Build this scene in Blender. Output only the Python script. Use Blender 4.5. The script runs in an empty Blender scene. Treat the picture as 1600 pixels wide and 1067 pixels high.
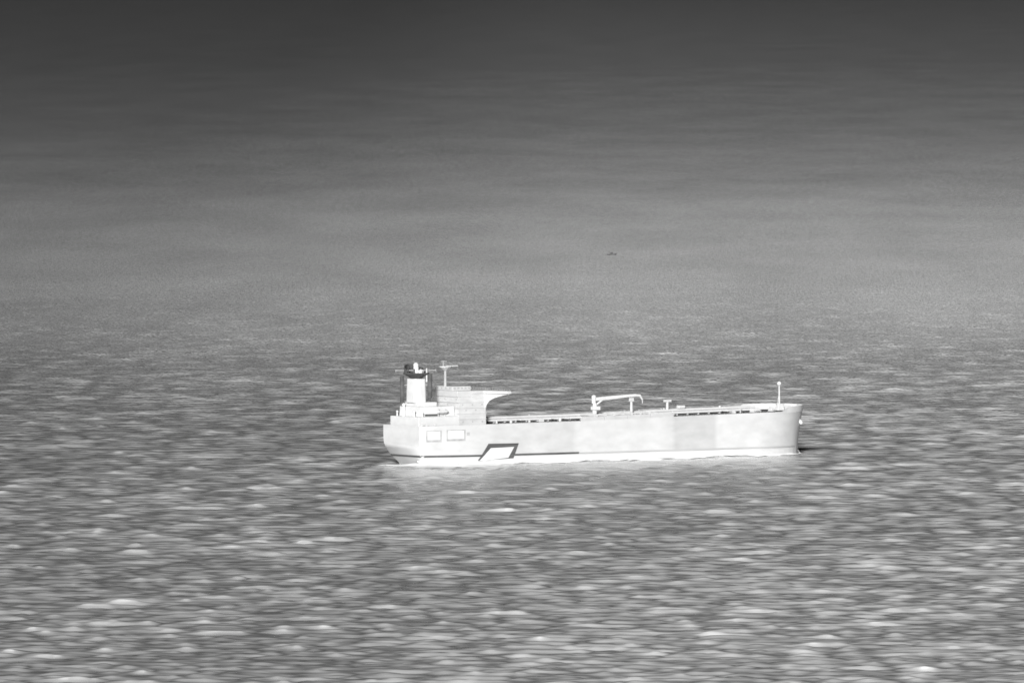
import bpy, math, random
import numpy as np
from mathutils import Vector

R = math.radians
scene = bpy.context.scene
col = scene.collection
random.seed(4)
rng = np.random.default_rng(11)

# ------------------------------------------------------------------ camera
CAM_H = 382.0
cam_data = bpy.data.cameras.new("camera")
cam = bpy.data.objects.new("camera", cam_data)
col.objects.link(cam)
cam_data.sensor_width = 36.0
cam_data.lens = 447.75
cam_data.clip_start = 1.0
cam_data.clip_end = 400000.0
cam.location = (0.0, 0.0, CAM_H)
cam.rotation_euler = (R(90.0 - 1.962), 0.0, 0.0)
scene.camera = cam

# ------------------------------------------------------------------ sky
SUN_EL, SUN_AZ = 19.0, 189.0          # azimuth clockwise from +Y, the sun stands behind the camera
world = bpy.data.worlds.new("World")
scene.world = world
world.use_nodes = True
wt = world.node_tree
wt.nodes.clear()
sky = wt.nodes.new("ShaderNodeTexSky")
sky.sky_type = 'NISHITA'
sky.sun_disc = False
sky.sun_elevation = R(SUN_EL)
sky.sun_rotation = R(SUN_AZ)
sky.air_density = 0.021
sky.dust_density = 0.0
sky.ozone_density = 1.0
bw = wt.nodes.new("ShaderNodeSeparateColor")     # heat camera: one grey long-wave channel, to which clear thin air is dark
bg = wt.nodes.new("ShaderNodeBackground")
bg.inputs["Strength"].default_value = 0.05
wo = wt.nodes.new("ShaderNodeOutputWorld")
wt.links.new(sky.outputs[0], bw.inputs[0])
wt.links.new(bw.outputs[0], bg.inputs[0])
wt.links.new(bg.outputs[0], wo.inputs[0])

# ------------------------------------------------------------------ sun
sun_data = bpy.data.lights.new("sun", 'SUN')
sun_data.energy = 5.0
sun_data.angle = R(12.0)
sun_data.color = (1.0, 1.0, 0.995)
sun = bpy.data.objects.new("sun", sun_data)
col.objects.link(sun)
a = R(SUN_AZ)
to_sun = Vector((math.sin(a) * math.cos(R(SUN_EL)), math.cos(a) * math.cos(R(SUN_EL)), math.sin(R(SUN_EL))))
sun.rotation_euler = to_sun.to_track_quat('Z', 'Y').to_euler()
sun.location = (0, 0, 800)

# ------------------------------------------------------------------ output
scene.render.engine = 'CYCLES'
vs = scene.view_settings
vs.view_transform = 'Standard'
vs.look = 'None'
vs.exposure = 0.35
vs.gamma = 1.0
vs.use_curve_mapping = False
scene.cycles.use_denoising = True
scene.cycles.denoiser = 'OPENIMAGEDENOISE'
scene.cycles.pixel_filter_type = 'BLACKMAN_HARRIS'
scene.cycles.filter_width = 1.7
scene.cycles.max_bounces = 5

# ================================================================== materials
def grey(v):
    return (v, v, v, 1.0)

def base_mat(name):
    m = bpy.data.materials.new(name)
    m.use_nodes = True
    nt = m.node_tree
    return m, nt, nt.nodes["Principled BSDF"]

def paint(name, v, rough=0.7, var=0.06, scale=(0.05, 0.05, 0.4)):
    """matt grey paint with soft vertical and blotchy unevenness"""
    m, nt, p = base_mat(name)
    tc = nt.nodes.new("ShaderNodeTexCoord")
    mp = nt.nodes.new("ShaderNodeMapping")
    mp.inputs["Scale"].default_value = scale
    n = nt.nodes.new("ShaderNodeTexNoise")
    n.inputs["Scale"].default_value = 1.0
    n.inputs["Detail"].default_value = 5.0
    r = nt.nodes.new("ShaderNodeMapRange")
    r.inputs["From Min"].default_value = 0.3
    r.inputs["From Max"].default_value = 0.7
    r.inputs["To Min"].default_value = max(0.01, v * (1 - var))
    r.inputs["To Max"].default_value = min(0.97, v * (1 + var))
    nt.links.new(tc.outputs["Object"], mp.inputs["Vector"])
    nt.links.new(mp.outputs[0], n.inputs["Vector"])
    nt.links.new(n.outputs["Fac"], r.inputs["Value"])
    nt.links.new(r.outputs[0], p.inputs["Base Color"])
    p.inputs["Roughness"].default_value = rough
    p.inputs["Specular IOR Level"].default_value = 0.25
    return m

def hull_paint():
    """shell plating: tank sections of slightly different grey along the length, dark boot line"""
    m, nt, p = base_mat("hull_paint")
    N, Lk = nt.nodes.new, nt.links.new
    tc = N("ShaderNodeTexCoord")
    sp = N("ShaderNodeSeparateXYZ")
    Lk(tc.outputs["Object"], sp.inputs[0])
    # section tone along the length (X from 0 at the stern to 330 at the bow)
    dv = N("ShaderNodeMath"); dv.operation = 'DIVIDE'; dv.inputs[1].default_value = 330.0
    Lk(sp.outputs["X"], dv.inputs[0])
    ramp = N("ShaderNodeValToRGB")
    ramp.color_ramp.interpolation = 'LINEAR'
    stops = [(0.0, .60), (0.10, .58), (0.17, .54), (0.20, .57), (0.37, .535), (0.385, .60), (0.625, .585), (0.637, .50),
             (0.735, .51), (0.745, .61), (1.0, .59)]
    els = ramp.color_ramp.elements
    els[0].position, els[0].color = stops[0][0], grey(stops[0][1])
    els[1].position, els[1].color = stops[-1][0], grey(stops[-1][1])
    for pos, v in stops[1:-1]:
        e = els.new(pos); e.color = grey(v)
    Lk(dv.outputs[0], ramp.inputs[0])
    # streaks and blotches
    mp = N("ShaderNodeMapping"); mp.inputs["Scale"].default_value = (0.07, 0.07, 0.16)
    no = N("ShaderNodeTexNoise"); no.inputs["Scale"].default_value = 1.0; no.inputs["Detail"].default_value = 4.0
    Lk(tc.outputs["Object"], mp.inputs["Vector"]); Lk(mp.outputs[0], no.inputs["Vector"])
    mr = N("ShaderNodeMapRange")
    mr.inputs["From Min"].default_value = .3; mr.inputs["From Max"].default_value = .7
    mr.inputs["To Min"].default_value = .83; mr.inputs["To Max"].default_value = .99
    Lk(no.outputs["Fac"], mr.inputs["Value"])
    mul = N("ShaderNodeMix"); mul.data_type = 'RGBA'; mul.blend_type = 'MULTIPLY'; mul.inputs[0].default_value = 1.0
    Lk(ramp.outputs[0], mul.inputs[6]); Lk(mr.outputs[0], mul.inputs[7])
    Lk(mul.outputs[2], p.inputs["Base Color"])
    p.inputs["Roughness"].default_value = .75
    p.inputs["Specular IOR Level"].default_value = .2
    return m

M = {
    "hull": hull_paint(),
    "boot": paint("boot_topping_paint", .58, var=.06),
    "line_dark": paint("hull_line_dark", .09, var=.35, scale=(.05, .05, .5)),
    "line_grey": paint("boot_line_grey", .40, var=.15, scale=(.03, .03, .5)),
    "deck": paint("deck_paint", .07, var=.25, scale=(.05, .05, .05)),
    "house": paint("house_paint", .53, var=.10, scale=(.12, .12, .25)),
    "wheel": paint("wheelhouse_paint", .51, var=.08, scale=(.2, .2, .2)),
    "white": paint("hot_white_paint", .61, var=.06, scale=(.2, .2, .2)),
    "pale": paint("pale_metal", .56, var=.12, scale=(.2, .2, .2)),
    "mid": paint("mid_grey_metal", .40, var=.12, scale=(.2, .2, .2)),
    "dark": paint("dark_metal", .08, var=.3, scale=(.3, .3, .3)),
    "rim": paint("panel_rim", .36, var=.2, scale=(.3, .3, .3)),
}

def sea_material():
    m, nt, p = base_mat("sea_water")
    N, Lk = nt.nodes.new, nt.links.new
    tc = N("ShaderNodeTexCoord")
    # large soft patches of warmer and cooler water
    mp = N("ShaderNodeMapping"); mp.inputs["Scale"].default_value = (0.006, 0.0012, 1.0)
    no = N("ShaderNodeTexNoise"); no.inputs["Scale"].default_value = 1.0; no.inputs["Detail"].default_value = 3.0
    Lk(tc.outputs["Object"], mp.inputs["Vector"]); Lk(mp.outputs[0], no.inputs["Vector"])
    mr = N("ShaderNodeMapRange")
    mr.inputs["From Min"].default_value = .3; mr.inputs["From Max"].default_value = .7
    mr.inputs["To Min"].default_value = SEA_LO; mr.inputs["To Max"].default_value = SEA_HI
    Lk(no.outputs["Fac"], mr.inputs["Value"])
    # light falling off to the left, painted into the water's colour
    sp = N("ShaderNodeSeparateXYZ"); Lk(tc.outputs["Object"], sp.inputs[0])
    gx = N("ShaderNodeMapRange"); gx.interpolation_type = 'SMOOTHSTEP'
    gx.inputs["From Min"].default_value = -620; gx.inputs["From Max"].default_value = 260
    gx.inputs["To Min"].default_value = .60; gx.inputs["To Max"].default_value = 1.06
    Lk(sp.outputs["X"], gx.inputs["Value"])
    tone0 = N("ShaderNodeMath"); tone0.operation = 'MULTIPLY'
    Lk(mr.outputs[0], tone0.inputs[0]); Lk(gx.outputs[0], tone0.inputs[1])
    # painted light band beyond the ship, put in the water's colour, its edge wandering
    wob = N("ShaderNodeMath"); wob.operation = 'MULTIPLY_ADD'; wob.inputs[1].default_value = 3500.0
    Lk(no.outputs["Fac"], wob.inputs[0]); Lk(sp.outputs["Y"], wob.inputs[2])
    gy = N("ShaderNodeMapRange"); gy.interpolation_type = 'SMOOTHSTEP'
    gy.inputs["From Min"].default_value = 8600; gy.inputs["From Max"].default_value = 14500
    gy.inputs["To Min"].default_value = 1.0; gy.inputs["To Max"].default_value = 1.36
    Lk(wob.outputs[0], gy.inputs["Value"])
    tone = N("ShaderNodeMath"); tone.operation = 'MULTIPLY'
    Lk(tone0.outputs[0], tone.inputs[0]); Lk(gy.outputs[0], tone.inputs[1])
    # foam on breaking crests (stored per vertex)
    at = N("ShaderNodeAttribute"); at.attribute_name = "foam"
    mix = N("ShaderNodeMix"); mix.data_type = 'RGBA'
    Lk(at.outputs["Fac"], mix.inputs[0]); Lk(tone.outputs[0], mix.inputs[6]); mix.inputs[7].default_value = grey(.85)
    # wavelets: wind streaks near, and shorter ripples that carry on where the waves die down
    at2 = N("ShaderNodeAttribute"); at2.attribute_name = "rough_sea"
    at3 = N("ShaderNodeAttribute"); at3.attribute_name = "ripple"
    def bump(scale, detail, att, dist, prev):
        mpx = N("ShaderNodeMapping"); mpx.inputs["Scale"].default_value = scale
        nx = N("ShaderNodeTexNoise"); nx.inputs["Scale"].default_value = 1.0; nx.inputs["Detail"].default_value = detail
        Lk(tc.outputs["Object"], mpx.inputs["Vector"]); Lk(mpx.outputs[0], nx.inputs["Vector"])
        bp = N("ShaderNodeBump"); bp.inputs["Strength"].default_value = 1.0
        md = N("ShaderNodeMath"); md.operation = 'MULTIPLY'; md.inputs[1].default_value = dist
        Lk(att.outputs["Fac"], md.inputs[0]); Lk(md.outputs[0], bp.inputs["Distance"])
        Lk(nx.outputs["Fac"], bp.inputs["Height"])
        if prev: Lk(prev.outputs[0], bp.inputs["Normal"])
        return bp
    b1 = bump((.06, .15, .2), 1.6, at2, .32, None)
    b2 = bump((.35, .35, .35), 1.0, at3, 1.0, b1)
    # warm water body under a wind-roughened film that mirrors the cold sky the more, the flatter one looks
    dif = N("ShaderNodeBsdfDiffuse"); glo = N("ShaderNodeBsdfGlossy"); fr = N("ShaderNodeFresnel"); ms = N("ShaderNodeMixShader")
    fr.inputs["IOR"].default_value = 1.33
    rr = N("ShaderNodeMapRange")
    rr.inputs["To Min"].default_value = .22; rr.inputs["To Max"].default_value = .12
    at4 = N("ShaderNodeAttribute"); at4.attribute_name = "gloss"
    Lk(at4.outputs["Fac"], rr.inputs["Value"]); Lk(rr.outputs[0], glo.inputs["Roughness"])
    glo.inputs["Color"].default_value = grey(.95)
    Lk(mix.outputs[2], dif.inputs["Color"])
    for nd in (dif, glo, fr): Lk(b2.outputs[0], nd.inputs["Normal"])
    Lk(fr.outputs[0], ms.inputs[0]); Lk(dif.outputs[0], ms.inputs[1]); Lk(glo.outputs[0], ms.inputs[2])
    Lk(ms.outputs[0], nt.nodes["Material Output"].inputs["Surface"])
    nt.nodes.remove(p)
    return m
SEA_LO, SEA_HI = .52, .64

# ================================================================== mesh helpers
class MB:
    def __init__(self):
        self.v, self.f = [], []
    def add(self, verts, faces):
        o = len(self.v)
        self.v += [tuple(x) for x in verts]
        self.f += [tuple(i + o for i in f) for f in faces]
        return self
    def box(self, x0, x1, y0, y1, z0, z1, tx=0.0, ty=0.0):
        """box whose top is drawn in by tx, ty"""
        self.add([(x0, y0, z0), (x1, y0, z0), (x1, y1, z0), (x0, y1, z0),
                  (x0 + tx, y0 + ty, z1), (x1 - tx, y0 + ty, z1), (x1 - tx, y1 - ty, z1), (x0 + tx, y1 - ty, z1)],
                 [(3, 2, 1, 0), (4, 5, 6, 7), (0, 1, 5, 4), (1, 2, 6, 5), (2, 3, 7, 6), (3, 0, 4, 7)])
        return self
    def tube(self, p, q, r0, r1=None, n=10):
        r1 = r0 if r1 is None else r1
        p, q = Vector(p), Vector(q)
        d = (q - p).normalized()
        up = Vector((0, 0, 1)) if abs(d.z) < .9 else Vector((1, 0, 0))
        s = d.cross(up).normalized(); t = s.cross(d)
        vs_ = []
        for c, r in ((p, r0), (q, r1)):
            for k in range(n):
                an = 2 * math.pi * k / n
                vs_.append(c + s * (math.cos(an) * r) + t * (math.sin(an) * r))
        fs = [(k, (k + 1) % n, n + (k + 1) % n, n + k) for k in range(n)]
        fs += [tuple(range(n - 1, -1, -1)), tuple(range(n, 2 * n))]
        return self.add(vs_, fs)
    def ball(self, c, r, n=12, m=8):
        vs_ = [(c[0], c[1], c[2] - r)]
        for j in range(1, m):
            ph = -math.pi / 2 + math.pi * j / m
            for k in range(n):
                an = 2 * math.pi * k / n
                vs_.append((c[0] + r * math.cos(ph) * math.cos(an), c[1] + r * math.cos(ph) * math.sin(an), c[2] + r * math.sin(ph)))
        vs_.append((c[0], c[1], c[2] + r))
        fs = [(0, 1 + (k + 1) % n, 1 + k) for k in range(n)]
        for j in range(m - 2):
            a0 = 1 + j * n; b0 = a0 + n
            fs += [(a0 + k, a0 + (k + 1) % n, b0 + (k + 1) % n, b0 + k) for k in range(n)]
        l = 1 + (m - 2) * n
        fs += [(l + k, l + (k + 1) % n, len(vs_) - 1) for k in range(n)]
        return self.add(vs_, fs)
    def rings(self, rings):
        """loft through closed rings of equal length, capped"""
        n = len(rings[0]); o = []
        for r in rings: o += r
        fs = []
        for j in range(len(rings) - 1):
            fs += [(j * n + k, j * n + (k + 1) % n, (j + 1) * n + (k + 1) % n, (j + 1) * n + k) for k in range(n)]
        fs += [tuple(range(n - 1, -1, -1)), tuple(range((len(rings) - 1) * n, len(rings) * n))]
        return self.add(o, fs)
    def build(self, name, mat, parent=None, bevel=0.0, smooth=False):
        me = bpy.data.meshes.new(name)
        me.from_pydata(self.v, [], self.f)
        me.update()
        me.materials.append(mat)
        o = bpy.data.objects.new(name, me)
        col.objects.link(o)
        o.parent = parent
        if smooth:
            for pl in me.polygons: pl.use_smooth = True
        if bevel:
            b = o.modifiers.new("edge", 'BEVEL'); b.width = bevel; b.segments = 2; b.limit_method = 'ANGLE'
        return o

def box(name, mat, parent, *b, tx=0.0, ty=0.0, bevel=.15):
    return MB().box(*b, tx=tx, ty=ty).build(name, mat, parent, bevel)

# ================================================================== the sea
N_W = 110
lam = np.exp(rng.uniform(math.log(11.0), math.log(40.0), N_W))
th = rng.normal(R(-94), R(31), N_W)                     # running towards and a little past the camera
ph = rng.uniform(0, 2 * math.pi, N_W)
kk = 2 * math.pi / lam
amp = (lam ** 0.7); amp *= 0.56 * math.sqrt(2) / math.sqrt((amp ** 2).sum())
def fade_far(y):
    """height of the wind waves: full near the ship, dying down beyond it"""
    t = np.clip((y - 9300.0) / (14300.0 - 9300.0), 0, 1)
    return 1 - .96 * t * t * (3 - 2 * t)

def ripple_far(y):
    """strength of the short ripples: they outlast the waves and fade towards the horizon"""
    return np.interp(np.log(np.clip(y, 1000, None)), np.log([6000, 9000, 10500, 12500, 14000, 17500, 22000, 31000, 52000]),
                     [.0, .15, .7, 2.3, 1.9, .70, .33, .15, .05])

def sea_offset(x, y, dx=0.5, dy=0.5):
    """wave displacement at x, y; components too short for the local spacing are left out"""
    ox = np.zeros_like(x); oy = np.zeros_like(x); oz = np.zeros_like(x); jac = np.zeros_like(x)
    for i in range(N_W):
        c, s = math.cos(th[i]), math.sin(th[i])
        need = abs(c) * dx + abs(s) * dy
        w = np.clip(lam[i] / (need * 2.6) - .6, 0, 1)
        a_ = amp[i] * w
        p_ = kk[i] * (c * x + s * y) + ph[i]
        sn, cs = np.sin(p_), np.cos(p_)
        oz += a_ * cs
        ox -= 1.7 * c * a_ * sn
        oy -= 1.7 * s * a_ * sn
        jac += kk[i] * a_ * cs
    return ox, oy, oz, jac

def sea_z(x, y):
    x = np.asarray(x, float); y = np.asarray(y, float)
    return sea_offset(x, y, 1.2, 5.5)[2] * fade_far(y)

def build_sea():
    r0, r1, g = 5900.0, 15500.0, 0.00060
    n = int(math.log(r1 / r0) / g)
    rows = r0 * np.exp(np.arange(n) * g)
    far = rows[-1] * np.exp(np.cumsum(np.linspace(.0012, .09, 44)))
    near = r0 - np.cumsum(np.geomspace(8, 6000, 28))
    rows = np.concatenate([near[::-1], rows, far])
    nc = 640
    u = np.linspace(-1, 1, nc)
    out = 1 + np.cumsum(np.geomspace(.01, 30, 26))
    u = np.concatenate([-out[::-1], u, out])
    half = 60 + .043 * np.clip(rows, 5500, None)
    Y, U = np.meshgrid(rows, u, indexing='ij')
    X = U * half[:, None]
    DY = np.gradient(rows)[:, None] * np.ones_like(X)
    DX = np.gradient(X, axis=1)
    ox, oy, oz, jac = sea_offset(X, Y, DX, np.abs(DY))
    fd = fade_far(Y)
    P = np.stack([X + ox * fd, Y + oy * fd, oz * fd], -1).reshape(-1, 3)
    nr, ncol = X.shape
    idx = np.arange(nr * ncol).reshape(nr, ncol)
    q = np.stack([idx[:-1, :-1], idx[:-1, 1:], idx[1:, 1:], idx[1:, :-1]], -1).reshape(-1, 4)
    me = bpy.data.meshes.new("sea")
    me.vertices.add(len(P)); me.vertices.foreach_set("co", P.astype(np.float32).ravel())
    me.loops.add(q.size); me.loops.foreach_set("vertex_index", q.astype(np.int32).ravel())
    me.polygons.add(len(q))
    me.polygons.foreach_set("loop_start", np.arange(0, q.size, 4, dtype=np.int32))
    me.polygons.foreach_set("use_smooth", np.ones(len(q), bool))
    me.update(calc_edges=True)
    sd = jac.std()
    foam = np.clip((jac / sd - 2.6) / .9, 0, 1) * fd
    at = me.attributes.new("foam", 'FLOAT', 'POINT'); at.data.foreach_set("value", foam.astype(np.float32).ravel())
    at = me.attributes.new("rough_sea", 'FLOAT', 'POINT'); at.data.foreach_set("value", fd.astype(np.float32).ravel())
    at = me.attributes.new("ripple", 'FLOAT', 'POINT'); at.data.foreach_set("value", ripple_far(Y).astype(np.float32).ravel())
    gl = np.interp(np.log(np.clip(Y, 1000, None)), np.log([13000, 30000]), [0, 1])
    at = me.attributes.new("gloss", 'FLOAT', 'POINT'); at.data.foreach_set("value", gl.astype(np.float32).ravel())
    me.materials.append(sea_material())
    o = bpy.data.objects.new("sea", me)
    col.objects.link(o)
    o["kind"] = "structure"
    return o
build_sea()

# ================================================================== the tanker
# ship axes: X forward from the transom (0) to the stem (330), Y to port, Z up from the waterline
PSI = R(35.0)
SHIP = Vector((-171.5 / 2.27, 8689.0, 0.0))
ship = bpy.data.objects.new("oil_tanker", None)
col.objects.link(ship)
ship.location = SHIP + Vector((0, 0, 1.5))
ship.rotation_euler = (0, 0, PSI)
ship["label"] = "white oil tanker with tall funnel and bridge aft, under way on the grey sea"
ship["category"] = "ship"

BH = 29.0
def deck_z(x):
    return float(np.interp(x, [0, 60, 140, 210, 300, 330], [25.4, 26.2, 26.6, 27.9, 29.0, 29.6]))
def x_start(z):
    return 0.0 if z >= 14 else (14 - z) ** 1.6 * .10
def x_end(z):
    return 331.0 + 4.0 * min(1.0, max(0.0, z / 29.0)) ** 1.6
def half_b(x, z):
    z = max(z, -8.0)
    xs, xe = x_start(z), x_end(z)
    t = min(1.0, max(0.0, (x - xs) / (xe - xs)))
    s0 = float(np.interp(z, [-8, 0, 5, 10, 14, 20], [.15, .46, .60, .69, .74, .75]))
    w = 1.0
    if t < .22:
        w = s0 + (1 - s0) * math.sin(math.pi / 2 * t / .22) ** .62
    if t > .84:
        q = (t - .84) / .16
        pw = 2.3 + .4 * max(0, min(1, z / 29.0))
        w = max(0.0, 1 - q ** pw) ** .52
    return BH * w

def hull_sheet(zs_of_x, ts, mat, name, parent, off=0.0):
    """shell surface, both sides, between levels given as fractions of the deck height"""
    mb = MB()
    nz = len(zs_of_x)
    for side in (-1, 1):
        vs_, fs = [], []
        for t in ts:
            for fz in zs_of_x:
                z = fz if fz < 20 else deck_z(t * 330) * (fz - 20) + 20 * (21 - fz) if fz <= 21 else fz
                xs, xe = x_start(z), x_end(z)
                x = xs + t * (xe - xs)
                vs_.append((x, side * (half_b(x, z) + off), z))
        for i in range(len(ts) - 1):
            for j in range(nz - 1):
                a0 = i * nz + j
                q = (a0, a0 + nz, a0 + nz + 1, a0 + 1)
                fs.append(q if side < 0 else q[::-1])
        mb.add(vs_, fs)
    # transom between the two sides
    if ts[0] == 0.0 and off == 0.0:
        n_side = len(ts) * nz
        for j in range(nz - 1):
            mb.f.append((j, j + 1, n_side + j + 1, n_side + j))
    return mb.build(name, mat, parent, smooth=True)

TS = [0, .002, .005, .009, .015, .022, .03, .05, .08, .11, .15, .19, .22, .3, .4, .5, .6, .7, .78, .82, .85, .88, .905, .925, .945, .96, .972, .982, .99, .995, 1.0]
LV = [-6, 0, 2, 4.2, 5.4, 7, 10, 13, 16, 20, 20.5, 21]
hull = hull_sheet(LV, TS, M["hull"], "hull", ship)
ed = hull.modifiers.new("split", 'EDGE_SPLIT'); ed.split_angle = R(40)

def hull_patch(name, mat, parent, quad, off, n=8, thick=.25):
    """raised plate on the starboard shell; quad = four (x, z) corners, anticlockwise from lower left"""
    (ax, az), (bx, bz), (cx, cz), (dx, dz) = quad
    mb = MB(); vs_ = []
    for layer in (off, off - thick):
        for j in range(2 + n // 2):
            s = j / (1 + n // 2)
            for i in range(n + 1):
                t = i / n
                x = (1 - s) * ((1 - t) * ax + t * bx) + s * ((1 - t) * dx + t * cx)
                z = (1 - s) * ((1 - t) * az + t * bz) + s * ((1 - t) * dz + t * cz)
                vs_.append((x, -(half_b(x, z) + layer), z))
    m_ = 2 + n // 2; w = n + 1; L0 = m_ * w
    fs = []
    for j in range(m_ - 1):
        for i in range(n):
            a0 = j * w + i
            fs.append((a0, a0 + 1, a0 + w + 1, a0 + w))
    edge = [i for i in range(w)] + [j * w + n for j in range(1, m_)] + [(m_ - 1) * w + i for i in range(n - 1, -1, -1)] + [j * w for j in range(m_ - 2, 0, -1)]
    for k in range(len(edge)):
        p_, q_ = edge[k], edge[(k + 1) % len(edge)]
        fs.append((p_, p_ + L0, q_ + L0, q_))
    mb.add(vs_, fs)
    return mb.build(name, mat, parent)

# boot line: a raised rubbing strake, dark aft and worn grey forward; boot topping below it
def strake(name, mat, x0, x1, z0, z1, off=.22, n=40):
    mb = MB()
    for side in (-1, 1):
        vs_, fs = [], []
        for i in range(n + 1):
            x = x0 + (x1 - x0) * i / n
            for z in (z0, z1):
                vs_.append((x, side * (half_b(x, z) + off), z))
                vs_.append((x, side * (half_b(x, z) - .2), z))
        for i in range(n):
            a0 = i * 4; b0 = a0 + 4
            fs += [(a0, b0, b0 + 2, a0 + 2), (a0 + 2, b0 + 2, b0 + 3, a0 + 3), (a0 + 1, b0 + 1, b0, a0)]
        mb.add(vs_, fs)
    return mb.build(name, mat, hull)
strake("boot_shade_line", M["line_dark"], x_start(4.6) + .05, 128.0, 4.1, 5.4)
mb = MB()  # across the transom: shade under the counter, put in as a dark strip
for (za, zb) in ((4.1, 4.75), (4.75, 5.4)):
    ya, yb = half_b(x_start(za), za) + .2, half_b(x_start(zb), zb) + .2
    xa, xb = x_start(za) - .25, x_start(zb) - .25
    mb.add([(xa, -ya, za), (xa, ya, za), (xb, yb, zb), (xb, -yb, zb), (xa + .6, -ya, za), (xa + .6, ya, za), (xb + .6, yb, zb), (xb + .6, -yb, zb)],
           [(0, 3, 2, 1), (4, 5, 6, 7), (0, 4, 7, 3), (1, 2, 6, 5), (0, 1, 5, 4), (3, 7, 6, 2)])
mb.build("boot_shade_line", M["line_dark"], hull)
strake("boot_shade_line", M["line_grey"], 128.2, 318.0, 4.0, 5.0)
strake("boot_topping", M["boot"], x_start(0) + .4, 326.0, -4.0, 3.7, off=.12, n=60)

# deck plating
mb = MB(); vs_ = []; fs = []
for t in TS:
    x = t * 330; z = deck_z(x) - .6
    xs = x_start(z) + t * (x_end(z) - x_start(z))
    h = max(.05, half_b(xs, z) - .15)
    vs_ += [(xs, -h, z), (xs, h, z)]
for i in range(len(TS) - 1):
    fs.append((2 * i, 2 * i + 2, 2 * i + 3, 2 * i + 1))
mb.add(vs_, fs).build("deck", M["deck"], ship)

# forecastle bulwark round the bow
mb = MB(); vs_ = []; fs = []
tb = [t for t in np.linspace(.90, 1.0, 26)]
for side in (-1, 1):
    o0 = len(vs_)
    for t in tb:
        z = deck_z(t * 330)
        xs, xe = x_start(z), x_end(z)
        x = xs + t * (xe - xs); h = half_b(x, z)
        rise = 3.0 * min(1, (t - .90) / .02) + .2
        for (e, zz) in ((.02, z - 1.2), (.55, z + rise), (.15, z + rise), (-.35, z - 1.2)):
            vs_.append((x + e * .6 * max(0, (t - .95) * 20), side * max(0, h + e), zz))
    for i in range(len(tb) - 1):
        for k in range(4):
            a0 = o0 + i * 4 + k; b0 = o0 + i * 4 + (k + 1) % 4
            fs.append((a0, a0 + 4, b0 + 4, b0))
mb.add(vs_, fs).build("bulwark", M["white"], ship)

# rails along the deck edge: short sections with gaps
def railing(x0, x1, y_in=.8, h=1.3, step=3.0):
    mb = MB()
    n = max(1, int((x1 - x0) / step))
    for i in range(n + 1):
        x = x0 + (x1 - x0) * i / n
        z = deck_z(x) - .6; y = -(half_b(x, z) - y_in)
        mb.tube((x, y, z), (x, y, z + h), .06, n=5)
        if i < n:
            x2 = x0 + (x1 - x0) * (i + 1) / n; z2 = deck_z(x2) - .6; y2 = -(half_b(x2, z2) - y_in)
            for k in (.5, 1.0):
                mb.tube((x, y, z + h * k), (x2, y2, z2 + h * k), .05, n=5)
    return mb.build("railing", M["mid"], ship)
railing(2, 34); railing(62, 126); railing(212, 292)

# --- after deckhouses
D0 = 25.0
t1 = box("deckhouse", M["white"], ship, 2.5, 36, -17, 17, D0 - .3, 31.6, bevel=.3)
t2 = box("deckhouse", M["white"], ship, 6.8, 35.6, -12.5, 12.5, 31.6, 38.4, tx=.6, bevel=.3)
box("opening", M["dark"], t2, 11, 23, -12.62, -12.0, 31.9, 33.3, bevel=0)  # solid dark block; the opening's shade is put into its colour
box("deckhouse", M["white"], ship, 8.5, 24, -8, 8, 38.4, 41.2, bevel=.3)
vent = MB().tube((5.4, 5, 31.6), (5.4, 5, 39.0), 1.0, .8).build("ventilator", M["white"], ship)
MB().ball((5.4, 5, 39.4), 1.25).build("cowl", M["white"], vent, smooth=True)
for (x, y, h) in ((4.6, -9, 3.6), (4.8, 12, 3.0), (7.5, -14.5, 2.6)):
    v_ = MB().tube((x, y, 31.6), (x, y, 31.6 + h), .6, .5).build("ventilator", M["pale"], ship)
    MB().ball((x, y, 31.6 + h), .85).build("cowl", M["pale"], v_, smooth=True)
for (x, y) in ((3, -20), (3, 8), (6, -21.5), (12, -22.5)):
    MB().box(x, x + 2.2, y, y + 2.2, D0 - .5, D0 + 2.2, tx=.4, ty=.4).build("winch", M["pale"], ship, .2)

# --- funnel
fr = []
for (z, gx, gy) in ((41.0, 5.1, 5.9), (48, 5.0, 5.8), (57.2, 4.7, 5.5)):
    ring = []
    for k in range(20):
        an = 2 * math.pi * k / 20
        cx_, sy_ = math.cos(an), math.sin(an)
        e = .35
        ring.append((12.3 + gx * math.copysign(abs(cx_) ** e, cx_), gy * math.copysign(abs(sy_) ** e, sy_), z))
    fr.append(ring)
funnel = MB().rings(fr).build("funnel", M["white"], ship)
cr = []
for (z, gx, gy) in ((56.6, 2.9, 3.4), (58.5, 5.0, 5.6), (60.6, 9.4, 8.0), (61.2, 9.6, 8.2)):
    cr.append([(12.3 + gx * math.cos(2 * math.pi * k / 20), gy * math.sin(2 * math.pi * k / 20), z) for k in range(20)])
crown = MB().rings(cr).build("funnel_crown", M["dark"], funnel)
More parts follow.
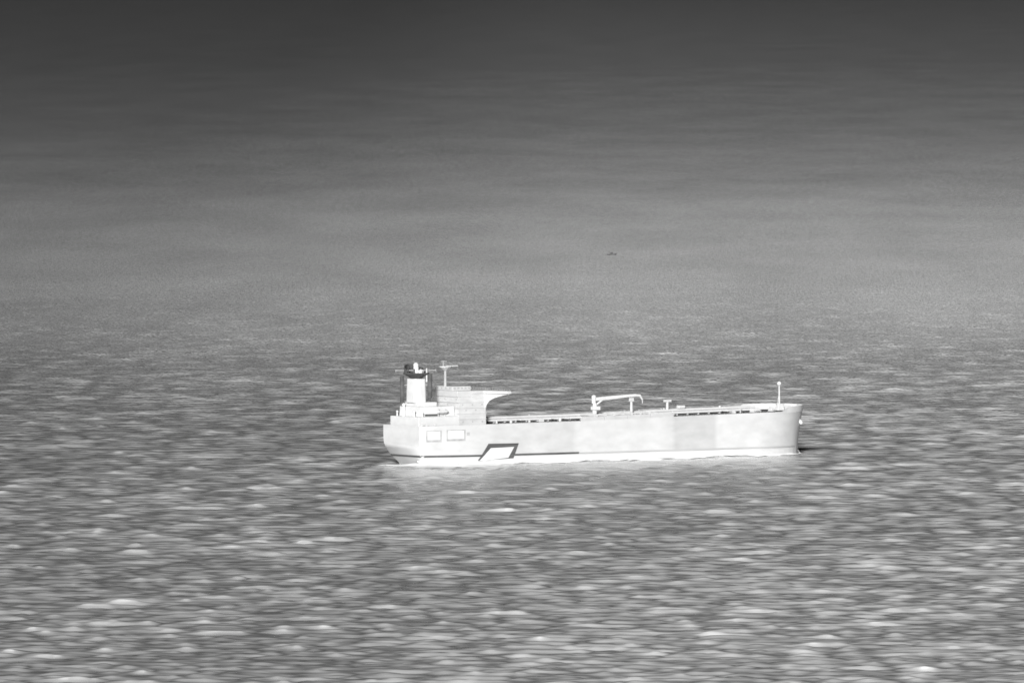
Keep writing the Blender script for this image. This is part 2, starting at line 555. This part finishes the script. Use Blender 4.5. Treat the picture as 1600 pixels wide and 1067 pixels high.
# raised dark plate behind the pipes, added for the halo round them
mb = MB()
for i in range(9):
    a0, a1 = math.pi * (i / 9) + .2, math.pi * ((i + 1) / 9) + .2
    h0, h1 = 2 + 4.0 * math.sin(math.pi * i / 9), 2 + 4.0 * math.sin(math.pi * (i + 1) / 9)
    p0, p1 = (12.3 + 9.0 * math.cos(a0), 6.8 * math.sin(a0)), (12.3 + 9.0 * math.cos(a1), 6.8 * math.sin(a1))
    q0, q1 = (12.3 + 8.5 * math.cos(a0), 6.4 * math.sin(a0)), (12.3 + 8.5 * math.cos(a1), 6.4 * math.sin(a1))
    mb.add([(*p0, 61.1), (*p1, 61.1), (*p1, 61.1 + h1), (*p0, 61.1 + h0), (*q0, 61.1), (*q1, 61.1), (*q1, 61.1 + h1), (*q0, 61.1 + h0)],
           [(0, 1, 2, 3), (7, 6, 5, 4), (3, 2, 6, 7), (0, 3, 7, 4), (1, 5, 6, 2)])
mb.build("halo_plate", M["dark"], funnel)
pipe1 = MB().tube((10.6, -2.5, 61.2), (10.4, -2.5, 66.4), 2.0, 1.7, 14).build("exhaust_pipe", M["white"], funnel)
MB().ball((10.4, -2.5, 66.4), 1.9).build("pipe_cap", M["white"], pipe1, smooth=True)
MB().tube((14.6, -2.5, 61.2), (15.0, -2.8, 63.4), 1.9, 1.5, 14).build("exhaust_pipe", M["white"], funnel)
MB().tube((12.6, -4.6, 61.2), (12.6, -4.8, 63.0), 1.5, 1.3, 12).build("exhaust_pipe", M["white"], funnel)
MB().tube((4.9, 6.2, 40.0), (4.9, 6.2, 58.8), 1.5).build("halo_bar", M["dark"], funnel)  # dark upright bars added for the halo on either side of the funnel
MB().tube((19.4, -6.2, 44.0), (19.4, -6.2, 60.6), 1.7).build("halo_bar", M["dark"], funnel)
MB().tube((17.3, -5.4, 55.0), (17.3, -5.4, 64.4), .55, .4).build("whistle_post", M["pale"], funnel)
mb = MB().tube((-1.5, 4.5, 62.9), (25.5, -4.5, 62.9), .28, .28, 6)
mb.tube((-1.5, 4.5, 61.9), (-1.5, 4.5, 63.6), .2, .2, 6).tube((25.5, -4.5, 61.9), (25.5, -4.5, 63.6), .2, .2, 6)
mb.build("aerial_spreader", M["mid"], funnel)

# --- accommodation block, one storey per part
zs = [25.2, 29.4, 33.2, 37.0, 40.8, 44.6]
for i in range(5):
    g = 0.0 if i == 0 else .25 * i
    box("storey", M["house"], ship, 35.8 + .1 * i, 58.6 - .02 * i, -17.2 + g * .5, 17.2 - g * .5, zs[i], zs[i + 1], bevel=.12)
    if i:
        MB().box(35.4, 59.0, -17.6 + g * .5, 17.6 - g * .5, zs[i] - .14, zs[i] + .14).build("deck_edge", M["house"], ship)
# bridge overhang: a flared front, and a curved web under each wing running out to the wing tip
rg = []
for (q, z) in ((0, 38.0), (.4, 41.4), (.7, 44.0), (.88, 45.4), (1.0, 46.6)):
    e = q ** 2.3
    x0_, x1_ = 47.0, 58.7 + 9.0 * e
    rg.append([(x0_, -16.6, z), (x1_, -16.6, z), (x1_, 16.6, z), (x0_, 16.6, z)])
MB().rings(rg).build("bridge_overhang", M["house"], ship)
prof = [(0, 33.0), (.6, 36.0), (1.8, 39.0), (4.0, 41.7), (7.0, 43.4), (11.0, 44.7), (15.0, 45.6), (18.6, 46.2), (18.6, 46.6), (0, 46.6)]
for side in (-1, 1):
    ux, uy = 9.4 / 18.56, 16.0 / 18.56
    ring = []
    for th_ in (0, 1.6):
        ring.append([(57.4 + d * ux + th_ * uy, side * (16.6 + d * uy - th_ * ux), z) for (d, z) in prof])
    MB().rings(ring).build("wing_bracket", M["house"], ship)
box("bridge", M["wheel"], ship, 47.0, 68.4, -16.9, 16.9, 46.6, 48.6, bevel=.2)
for side in (-1, 1):
    pl_ = [(56.5, 16.9), (65.0, 33.0), (68.6, 33.0), (68.6, 16.9)]
    MB().rings([[(x, side * y, z) for (x, y) in pl_] for z in (46.6, 48.5)]).build("bridge_wing", M["wheel"], ship, .2)
box("bridge", M["wheel"], ship, 35.6, 46.9, -16.0, 16.0, 44.6, 48.7, bevel=.2)
box("wheelhouse", M["wheel"], ship, 35.2, 50.6, -10.5, 10.5, 48.7, 51.6, bevel=.3)
mb = MB()
for i in range(23):
    y = -31.5 + i * 63 / 22
    mb.tube((68, y, 48.6), (68, y, 49.7), .06, n=5)
mb.tube((68, -31.5, 49.7), (68, 31.5, 49.7), .07, n=5)
mb.build("railing", M["pale"], ship)
# --- radar mast
mast = MB().tube((36.5, 0, 51.5), (36.5, 0, 63.4), 1.0, .8).build("radar_mast", M["mid"], ship)
mb = MB().rings([[(36.5 + r_ * 1.1 * math.cos(k * math.pi / 6), r_ * math.sin(k * math.pi / 6), z) for k in range(12)]
                 for (r_, z) in ((1.2, 62.4), (4.0, 64.6), (4.2, 65.3))])
mb.build("platform", M["pale"], mast)
MB().box(36.6, 46.0, -1.4, -.6, 65.0, 65.7).build("scanner", M["pale"], mast)
MB().tube((35.5, 1, 65.2), (35.5, 1, 69.0), .35, .2, 6).box(33.6, 38.2, .7, 1.2, 68.2, 68.7).build("aerial", M["mid"], mast)

# --- hull openings and the low slanted panel
def rimmed(x0, x1, z0, z1):
    hull_patch("panel_rim", M["rim"], hull, [(x0 - .9, z0 - 1.4), (x1 + 1.3, z0 - 1.4), (x1 + 1.3, z1 + .7), (x0 - .9, z1 + .7)], .10)
    return hull_patch("shell_panel", M["white"], hull, [(x0, z0), (x1, z0), (x1, z1), (x0, z1)], .35)
rimmed(5.4, 14.6, 16.2, 22.0)
rimmed(20.6, 33.0, 16.6, 22.2)
hull_patch("panel_dark_mark", M["rim"], hull, [(35.2, 18.8), (37.6, 18.8), (37.6, 21.0), (35.2, 21.0)], .12)  # small dark rectangle just forward of the panels
hull_patch("slanted_panel_rim", M["line_dark"], hull, [(45.0, 1.4), (73.0, 2.4), (77.4, 12.6), (52.6, 12.8)], .30)
hull_patch("slanted_panel", M["white"], hull, [(45.8, 1.0), (68.6, 2.9), (73.4, 10.2), (54.4, 9.8)], .55)

# --- deck pipelines between bridge and bow
for k, (y, r_, z) in enumerate(((-5.4, .95, 1.7), (-3.2, .95, 1.7), (.6, .95, 1.7), (2.8, .95, 1.7), (-4.4, .8, 3.4), (1.6, .8, 3.4))):
    mb = MB(); xs_ = [62, 100, 140, 175, 210, 250, 296]
    for a0, b0 in zip(xs_[:-1], xs_[1:]):
        mb.tube((a0, y, deck_z(a0) + z - .6), (b0, y, deck_z(b0) + z - .6), r_, n=8)
    mb.build("deck_pipe", M["white"], ship)
for i in range(26):
    x = 64 + i * 9.1
    MB().box(x, x + .5, -5.8, 3.4, deck_z(x) - .7, deck_z(x) + .5).build("pipe_support", M["pale"], ship)
mb = MB()
for i in range(24):
    a0, b0 = 62 + i * 9.75, 62 + (i + 1) * 9.75
    mb.box(a0, b0 - .1, 5.2, 6.8, deck_z(a0) + 2.6, deck_z(a0) + 2.9)
    for f_ in (5.3, 6.7):
        mb.tube((a0, f_, deck_z(a0) + 2.8), (a0, f_, deck_z(a0) + 4.0), .07, n=5)
        mb.tube((a0, f_, deck_z(a0) + 4.0), (b0, f_, deck_z(b0) + 4.0), .07, n=5)
    mb.tube((a0 + 1, 6, deck_z(a0) - .6), (a0 + 1, 6, deck_z(a0) + 2.7), .2, n=6)
mb.build("catwalk", M["pale"], ship)
for i in range(18):                                  # tank hatches and vent posts standing about the deck
    x = 72 + i * 12.6 + random.uniform(-2, 2)
    if 126 < x < 212: continue
    y = random.choice((-12, -9, 9, 13))
    h = MB().tube((x, y, deck_z(x) - .7), (x, y, deck_z(x) + random.uniform(.6, 1.6)), random.uniform(.6, 1.0)).build("tank_hatch", M["pale"], ship)

# --- manifold amidships
for k in range(4):
    x = 133 + k * 19.6
    box("manifold_screen", M["house"], ship, x, x + 19.2, -25.2, -24.0, deck_z(x) - .6, deck_z(x) + 2.4 + .25 * (k % 2), bevel=.1)
for k in range(7):
    x = 146 + k * 7.4
    p_ = MB().tube((x, -25.0, deck_z(x) + 2.9), (x, -4, deck_z(x) + 2.9), .55, n=8)
    p_.tube((x, -25.2, deck_z(x) + 2.9), (x, -24.8, deck_z(x) + 2.9), .95, n=10)
    p_.build("manifold_pipe", M["pale"], ship)
box("drip_tray", M["pale"], ship, 140, 198, -23.6, -16.0, 26.2, 29.2, bevel=.1)
for (x, w_, h_) in ((150, 5, 4.0), (168, 4, 3.2), (178, 7, 4.4), (192, 5, 4.6), (204, 4, 3.4)):
    box("valve_house", M["pale"], ship, x, x + w_, -12, -8, 26.3, 26.9 + h_, tx=.3, bevel=.15)

# --- hose crane
cz = deck_z(155) - .6
ped = MB().tube((155.0, -9.8, cz), (155.0, -9.8, 37.5), 1.7, 1.4, 12).build("crane_pedestal", M["white"], ship)
box("crane_cab", M["white"], ped, 153.0, 158.2, -12.2, -7.6, 32.8, 35.4, bevel=.3)
MB().tube((154.2, -9.8, 37.4), (154.2, -9.8, 41.9), 1.5, 1.3, 10).ball((154.2, -9.8, 41.6), 1.7).build("crane_head", M["white"], ped)
jb = []
for (x, z, hh, ww) in ((153.0, 40.3, 1.1, 1.0), (165, 40.9, 1.2, .9), (180, 41.9, .95, .8), (189, 42.4, .8, .7), (193.5, 42.0, .7, .6)):
    jb.append([(x, -9.8 - ww, z - hh), (x, -9.8 + ww, z - hh), (x, -9.8 + ww, z + hh), (x, -9.8 - ww, z + hh)])
jib = MB().rings(jb).build("crane_jib", M["white"], ped, .1)
MB().tube((193.2, -9.8, 42.0), (195.4, -9.8, 39.0), .8, .6, 8).tube((195.4, -9.8, 39.2), (195.4, -9.8, 36.6), .35, .3, 6).build("hook_block", M["pale"], jib)
MB().tube((155.4, -9.8, 36.0), (162.0, -9.8, 40.0), .7, .6, 8).build("luffing_ram", M["white"], ped)
MB().tube((186.0, -9.8, 26.5), (186.0, -9.8, 38.6), 1.2, .8, 8).box(184.8, 187.2, -11.2, -8.4, 38.2, 40.6, tx=.2).build("jib_rest", M["pale"], ship)

# --- posts forward of the manifold
po = MB().tube((223.6, 0, 27.5), (223.6, 0, 38.0), 1.1, .8, 8).build("vent_post", M["pale"], ship)
MB().box(220.9, 226.4, -.9, .9, 36.6, 38.2).build("crosstree", M["pale"], po)
po = MB().tube((235.0, 0, 27.8), (235.0, 0, 32.2), .8, .7, 8).build("vent_post", M["pale"], ship)
MB().box(232.4, 237.8, -1.6, 1.6, 31.8, 34.0).build("vent_head", M["white"], po, .4)
for (x, h_) in ((268.5, 3.6), (250, 2.6), (284, 2.2)):
    po = MB().tube((x, 0, deck_z(x) - .6), (x, 0, deck_z(x) + h_), .5, .4, 8).build("vent_post", M["pale"], ship)
    MB().ball((x, 0, deck_z(x) + h_), .9).build("vent_head", M["pale"], po, smooth=True)

# --- forecastle gear and foremast
for (x, y, s_) in ((296, -6, 2.6), (300, 5, 2.6), (308, -7, 2.0), (327, 0, 1.4), (290, -10, 2.0)):
    w_ = MB().box(x - s_, x + s_, y - 1.6, y + 1.6, deck_z(x) - .6, deck_z(x) + 1.0, tx=.3)
    w_.tube((x, y - 2.6, deck_z(x) + 1.2), (x, y + 2.6, deck_z(x) + 1.2), 1.2, n=12).build("windlass", M["white"], ship)
fm = MB().tube((319.8, 0, 28.6), (319.6, 0, 46.0), .75, .45, 10).build("foremast", M["pale"], ship)
MB().box(316.9, 322.7, -2.2, 2.2, 28.5, 33.2, tx=1.0, ty=.5).build("mast_house", M["white"], fm, .3)
MB().ball((319.6, 0, 47.2), 1.55).build("masthead_lamp", M["white"], fm, smooth=True)
MB().tube((319.6, 0, 34), (316.4, 0, 33.0), .25, n=6).tube((319.7, 0, 40.5), (317.6, 0, 31.8), .16, n=6).build("mast_stay", M["pale"], fm)
# anchor in its hawse on the starboard bow
ax_ = 324.5; ay_ = -half_b(ax_, 21.0)
an_ = MB().tube((ax_ - .2, ay_ + .6, 23.6), (ax_ + .4, ay_ - .9, 20.8), .6, .7, 8).ball((ax_ + .5, ay_ - 1.0, 20.4), 1.25, 8, 6)
an_.tube((ax_ - 1.5, ay_ + .2, 21.8), (ax_ + .4, ay_ - 1.1, 20.2), .45, .8, 8).tube((ax_ + 1.9, ay_ + .2, 21.8), (ax_ + .4, ay_ - 1.1, 20.2), .45, .8, 8)
an_.build("anchor", M["white"], hull)

# ================================================================== foam along the hull and the short wake
def foam_material():
    m, nt, p = base_mat("foam_white")
    N, Lk = nt.nodes.new, nt.links.new
    tc = N("ShaderNodeTexCoord")
    mp = N("ShaderNodeMapping"); mp.inputs["Scale"].default_value = (.08, .2, .2)
    no = N("ShaderNodeTexNoise"); no.inputs["Scale"].default_value = 1.0; no.inputs["Detail"].default_value = 4.0
    Lk(tc.outputs["Object"], mp.inputs["Vector"]); Lk(mp.outputs[0], no.inputs["Vector"])
    at = N("ShaderNodeAttribute"); at.attribute_name = "cover"
    ad = N("ShaderNodeMath"); ad.operation = 'ADD'
    Lk(no.outputs["Fac"], ad.inputs[0]); Lk(at.outputs["Fac"], ad.inputs[1])
    mr = N("ShaderNodeMapRange"); mr.inputs["From Min"].default_value = .92; mr.inputs["From Max"].default_value = 1.12
    Lk(ad.outputs[0], mr.inputs["Value"]); Lk(mr.outputs[0], p.inputs["Alpha"])
    p.inputs["Base Color"].default_value = grey(.85)
    p.inputs["Roughness"].default_value = .9
    return m

def foam_sheet(name, xs_, d_of, cover_of, mat, hump):
    """sheet on the water; xs_ along the ship, d_of(i, n) metres out from the hull side to starboard"""
    vs_, fs, cv = [], [], []
    cpsi, spsi = math.cos(PSI), math.sin(PSI)
    n = 16
    for x in xs_:
        for j in range(n + 1):
            d = d_of(x) * (j / n) ** 1.4
            hb = half_b(min(max(x, x_start(1.0)), 329), 1.0) if x_start(1.0) <= x else half_b(x_start(1.0), 1.0) * max(0, 1 + (x - x_start(1.0)) / 60)
            y = -(hb - .8 + d)
            vs_.append((x, y))
            cv.append(cover_of(x, d, j / n))
    A = np.array(vs_)
    wx = SHIP.x + A[:, 0] * cpsi - A[:, 1] * spsi
    wy = SHIP.y + A[:, 0] * spsi + A[:, 1] * cpsi
    ox, oy, z, _ = sea_offset(wx, wy, 1.2, .0006 * wy)     # ride on the same waves as the sea
    f_ = fade_far(wy)
    ox, oy, z = ox * f_, oy * f_, z * f_
    A = A + np.stack([ox * cpsi + oy * spsi, -ox * spsi + oy * cpsi], -1)
    J = np.tile(np.arange(n + 1) / n, len(xs_))
    z = z + .35 + hump * np.exp(-J * 9)
    co = [(float(a_[0]), float(a_[1]), float(zz)) for a_, zz in zip(A, z)]
    w = n + 1
    for i in range(len(xs_) - 1):
        for j in range(n):
            a0 = i * w + j
            fs.append((a0, a0 + 1, a0 + w + 1, a0 + w)[::-1])
    o = MB().add(co, fs).build(name, mat, None, smooth=True)
    at = o.data.attributes.new("cover", 'FLOAT', 'POINT')
    at.data.foreach_set("value", np.array(cv, np.float32))
    o.location = SHIP; o.rotation_euler = (0, 0, PSI)
    o["kind"] = "stuff"
    return o
FM = foam_material()
fo = foam_sheet("bow_wash", list(np.linspace(4, 331, 220)), lambda x: 22.0 + 10 * math.exp(-abs(x - 40) / 60),
                lambda x, d, j: .92 - .9 * j + .15 * math.sin(x * .11) * math.sin(x * .037 + 1), FM, 2.2)
fo["label"] = "thin line of white foam along the tanker's waterline"; fo["category"] = "foam"
fo = foam_sheet("stern_wake", list(np.linspace(-44, 110, 180)), lambda x: 34 + 80 * math.exp(-((x - 6) / 50) ** 2),
                lambda x, d, j: 1.0 - .62 * j - .55 * max(0, (-x - 12) / 28) - .6 * max(0, (x - 40) / 70), FM, .5)
fo["label"] = "short patchy white wake trailing from the tanker's stern"; fo["category"] = "wake"

# ================================================================== small dark boat far out
bx, by = 109.0, 13900.0
boat = bpy.data.objects.new("small_boat", None); col.objects.link(boat)
boat.location = (bx, by, float(sea_z([bx], [by])[0]) - .2); boat.rotation_euler = (0, 0, R(8)); boat.scale = (1.25, 1.25, 1.35)
boat["label"] = "tiny dark boat far out on the water beyond the tanker"; boat["category"] = "boat"
rg = []
for (x, hw, zt, zb) in ((-4.4, 1.1, 1.1, -.1), (-3.0, 1.35, 1.0, -.4), (0, 1.4, 1.05, -.4), (2.6, 1.0, 1.3, -.3), (4.3, .12, 1.7, .5)):
    rg.append([(x, -hw * .6, zb), (x, hw * .6, zb), (x, hw, zt), (x, -hw, zt)])
MB().rings(rg).build("boat_hull", M["dark"], boat)
MB().box(-1.6, 1.2, -.9, .9, .9, 2.6, tx=.25, ty=.15).build("cabin", M["dark"], boat, .1)
MB().box(-4.5, -4.0, -.35, .35, .6, 1.6).build("outboard_motor", M["dark"], boat, .08)

# ================================================================== small ship details
M["window"] = paint("window_glass", .38, rough=.3, var=.1, scale=(.3, .3, .3))
wm = MB().box(-.55, .55, -.05, .12, -.5, .5).build("window", M["window"], ship)
first = True
for i in range(5):
    g = 0.0 if i == 0 else .25 * i
    zc = (zs[i] + zs[i + 1]) / 2 + .3
    for k in range(7):                                # starboard wall, some shutters closed flush
        if not first and (i * 7 + k * 5 + (k * i) % 3) % 3: continue
        if first: o = wm; first = False
        else:
            o = wm.copy(); col.objects.link(o)
        o.parent = ship
        o.location = (39.2 + k * 2.7, -17.2 + g * .5 - .06, zc)
        if (i + k) % 5 == 3: o.scale = (.7, 1, .9)
    for k in range(9):                                # after wall
        if i < 3 or (k * 3 + i) % 4: continue
        o = wm.copy(); col.objects.link(o); o.parent = ship
        o.location = (35.8 + .1 * i - .06, -13.6 + k * 3.4, zc); o.rotation_euler = (0, 0, -math.pi / 2)
        o.scale = (1, 1, 1)
for k in range(9):                                    # wheelhouse windows, after side and starboard
    o = wm.copy(); col.objects.link(o); o.parent = ship
    if k < 5:
        o.location = (37.0 + k * 3.0, -10.5 - .06, 50.4)
    else:
        o.location = (35.2 - .06, -7.5 + (k - 5) * 5.0, 50.4); o.rotation_euler = (0, 0, -math.pi / 2)
    o.scale = (1.6, 1, 1.1)
# irregular gear standing up from the main deck
rs = random.Random(9)
for k in range(34):
    x = 66 + k * 6.9 + rs.uniform(-2, 2)
    y = rs.choice((-14, -11, 8.5, 11, 14))
    z = deck_z(x) - .7
    h = rs.uniform(1.6, 4.2)
    kind = rs.random()
    if kind < .4:
        o = MB().tube((x, y, z), (x, y, z + h), .35, .3, 8).build("vent_riser", M["pale"], ship)
        MB().tube((x, y, z + h - .1), (x, y, z + h + .6), .6, .5, 8).build("riser_cap", M["white"], o)
    elif kind < .75:
        w_ = rs.uniform(1.0, 3.0)
        MB().box(x - w_, x + w_, y - 1, y + 1, z, z + h * .75, tx=.15, ty=.15).build("deck_locker", M["pale"], ship, .1)
    else:
        MB().tube((x, y, z + 1.8), (x, -1.0 if y < 0 else 1.0, z + 2.2), .4, .4, 8).build("branch_pipe", M["white"], ship)
# uneven gear round the funnel top and the boat deck
for (x, y, z0_, z1_, r_, mt) in ((8.4, -3.4, 61.0, 64.0, .6, "dark"), (17.4, 1.0, 61.0, 65.2, .55, "dark"), (6.6, 1.5, 61.0, 65.8, .5, "dark"),
                                 (13.0, 3.0, 61.0, 67.0, .9, "dark")):
    MB().tube((x, y, z0_), (x, y, z1_), r_, r_ * .8, 8).build("auxiliary_pipe", M[mt], funnel)
lb = []
for (x, hw, zt, zb) in ((19.5, .3, 35.4, 34.4), (20.6, 1.2, 35.8, 33.6), (24.0, 1.5, 36.0, 33.2), (27.6, 1.3, 35.9, 33.5), (29.2, .3, 35.4, 34.4)):
    lb.append([(x, -14.4 - hw, (zt + zb) / 2), (x, -14.4, zb), (x, -14.4 + hw, (zt + zb) / 2), (x, -14.4, zt)])
lifeboat = MB().rings(lb).build("lifeboat", M["white"], ship, .2)
for x in (21.5, 27.0):
    MB().tube((x, -13.2, 31.5), (x, -13.4, 36.4), .3, .25, 6).tube((x, -13.4, 36.4), (x, -14.5, 36.8), .25, .2, 6).build("davit", M["pale"], lifeboat)
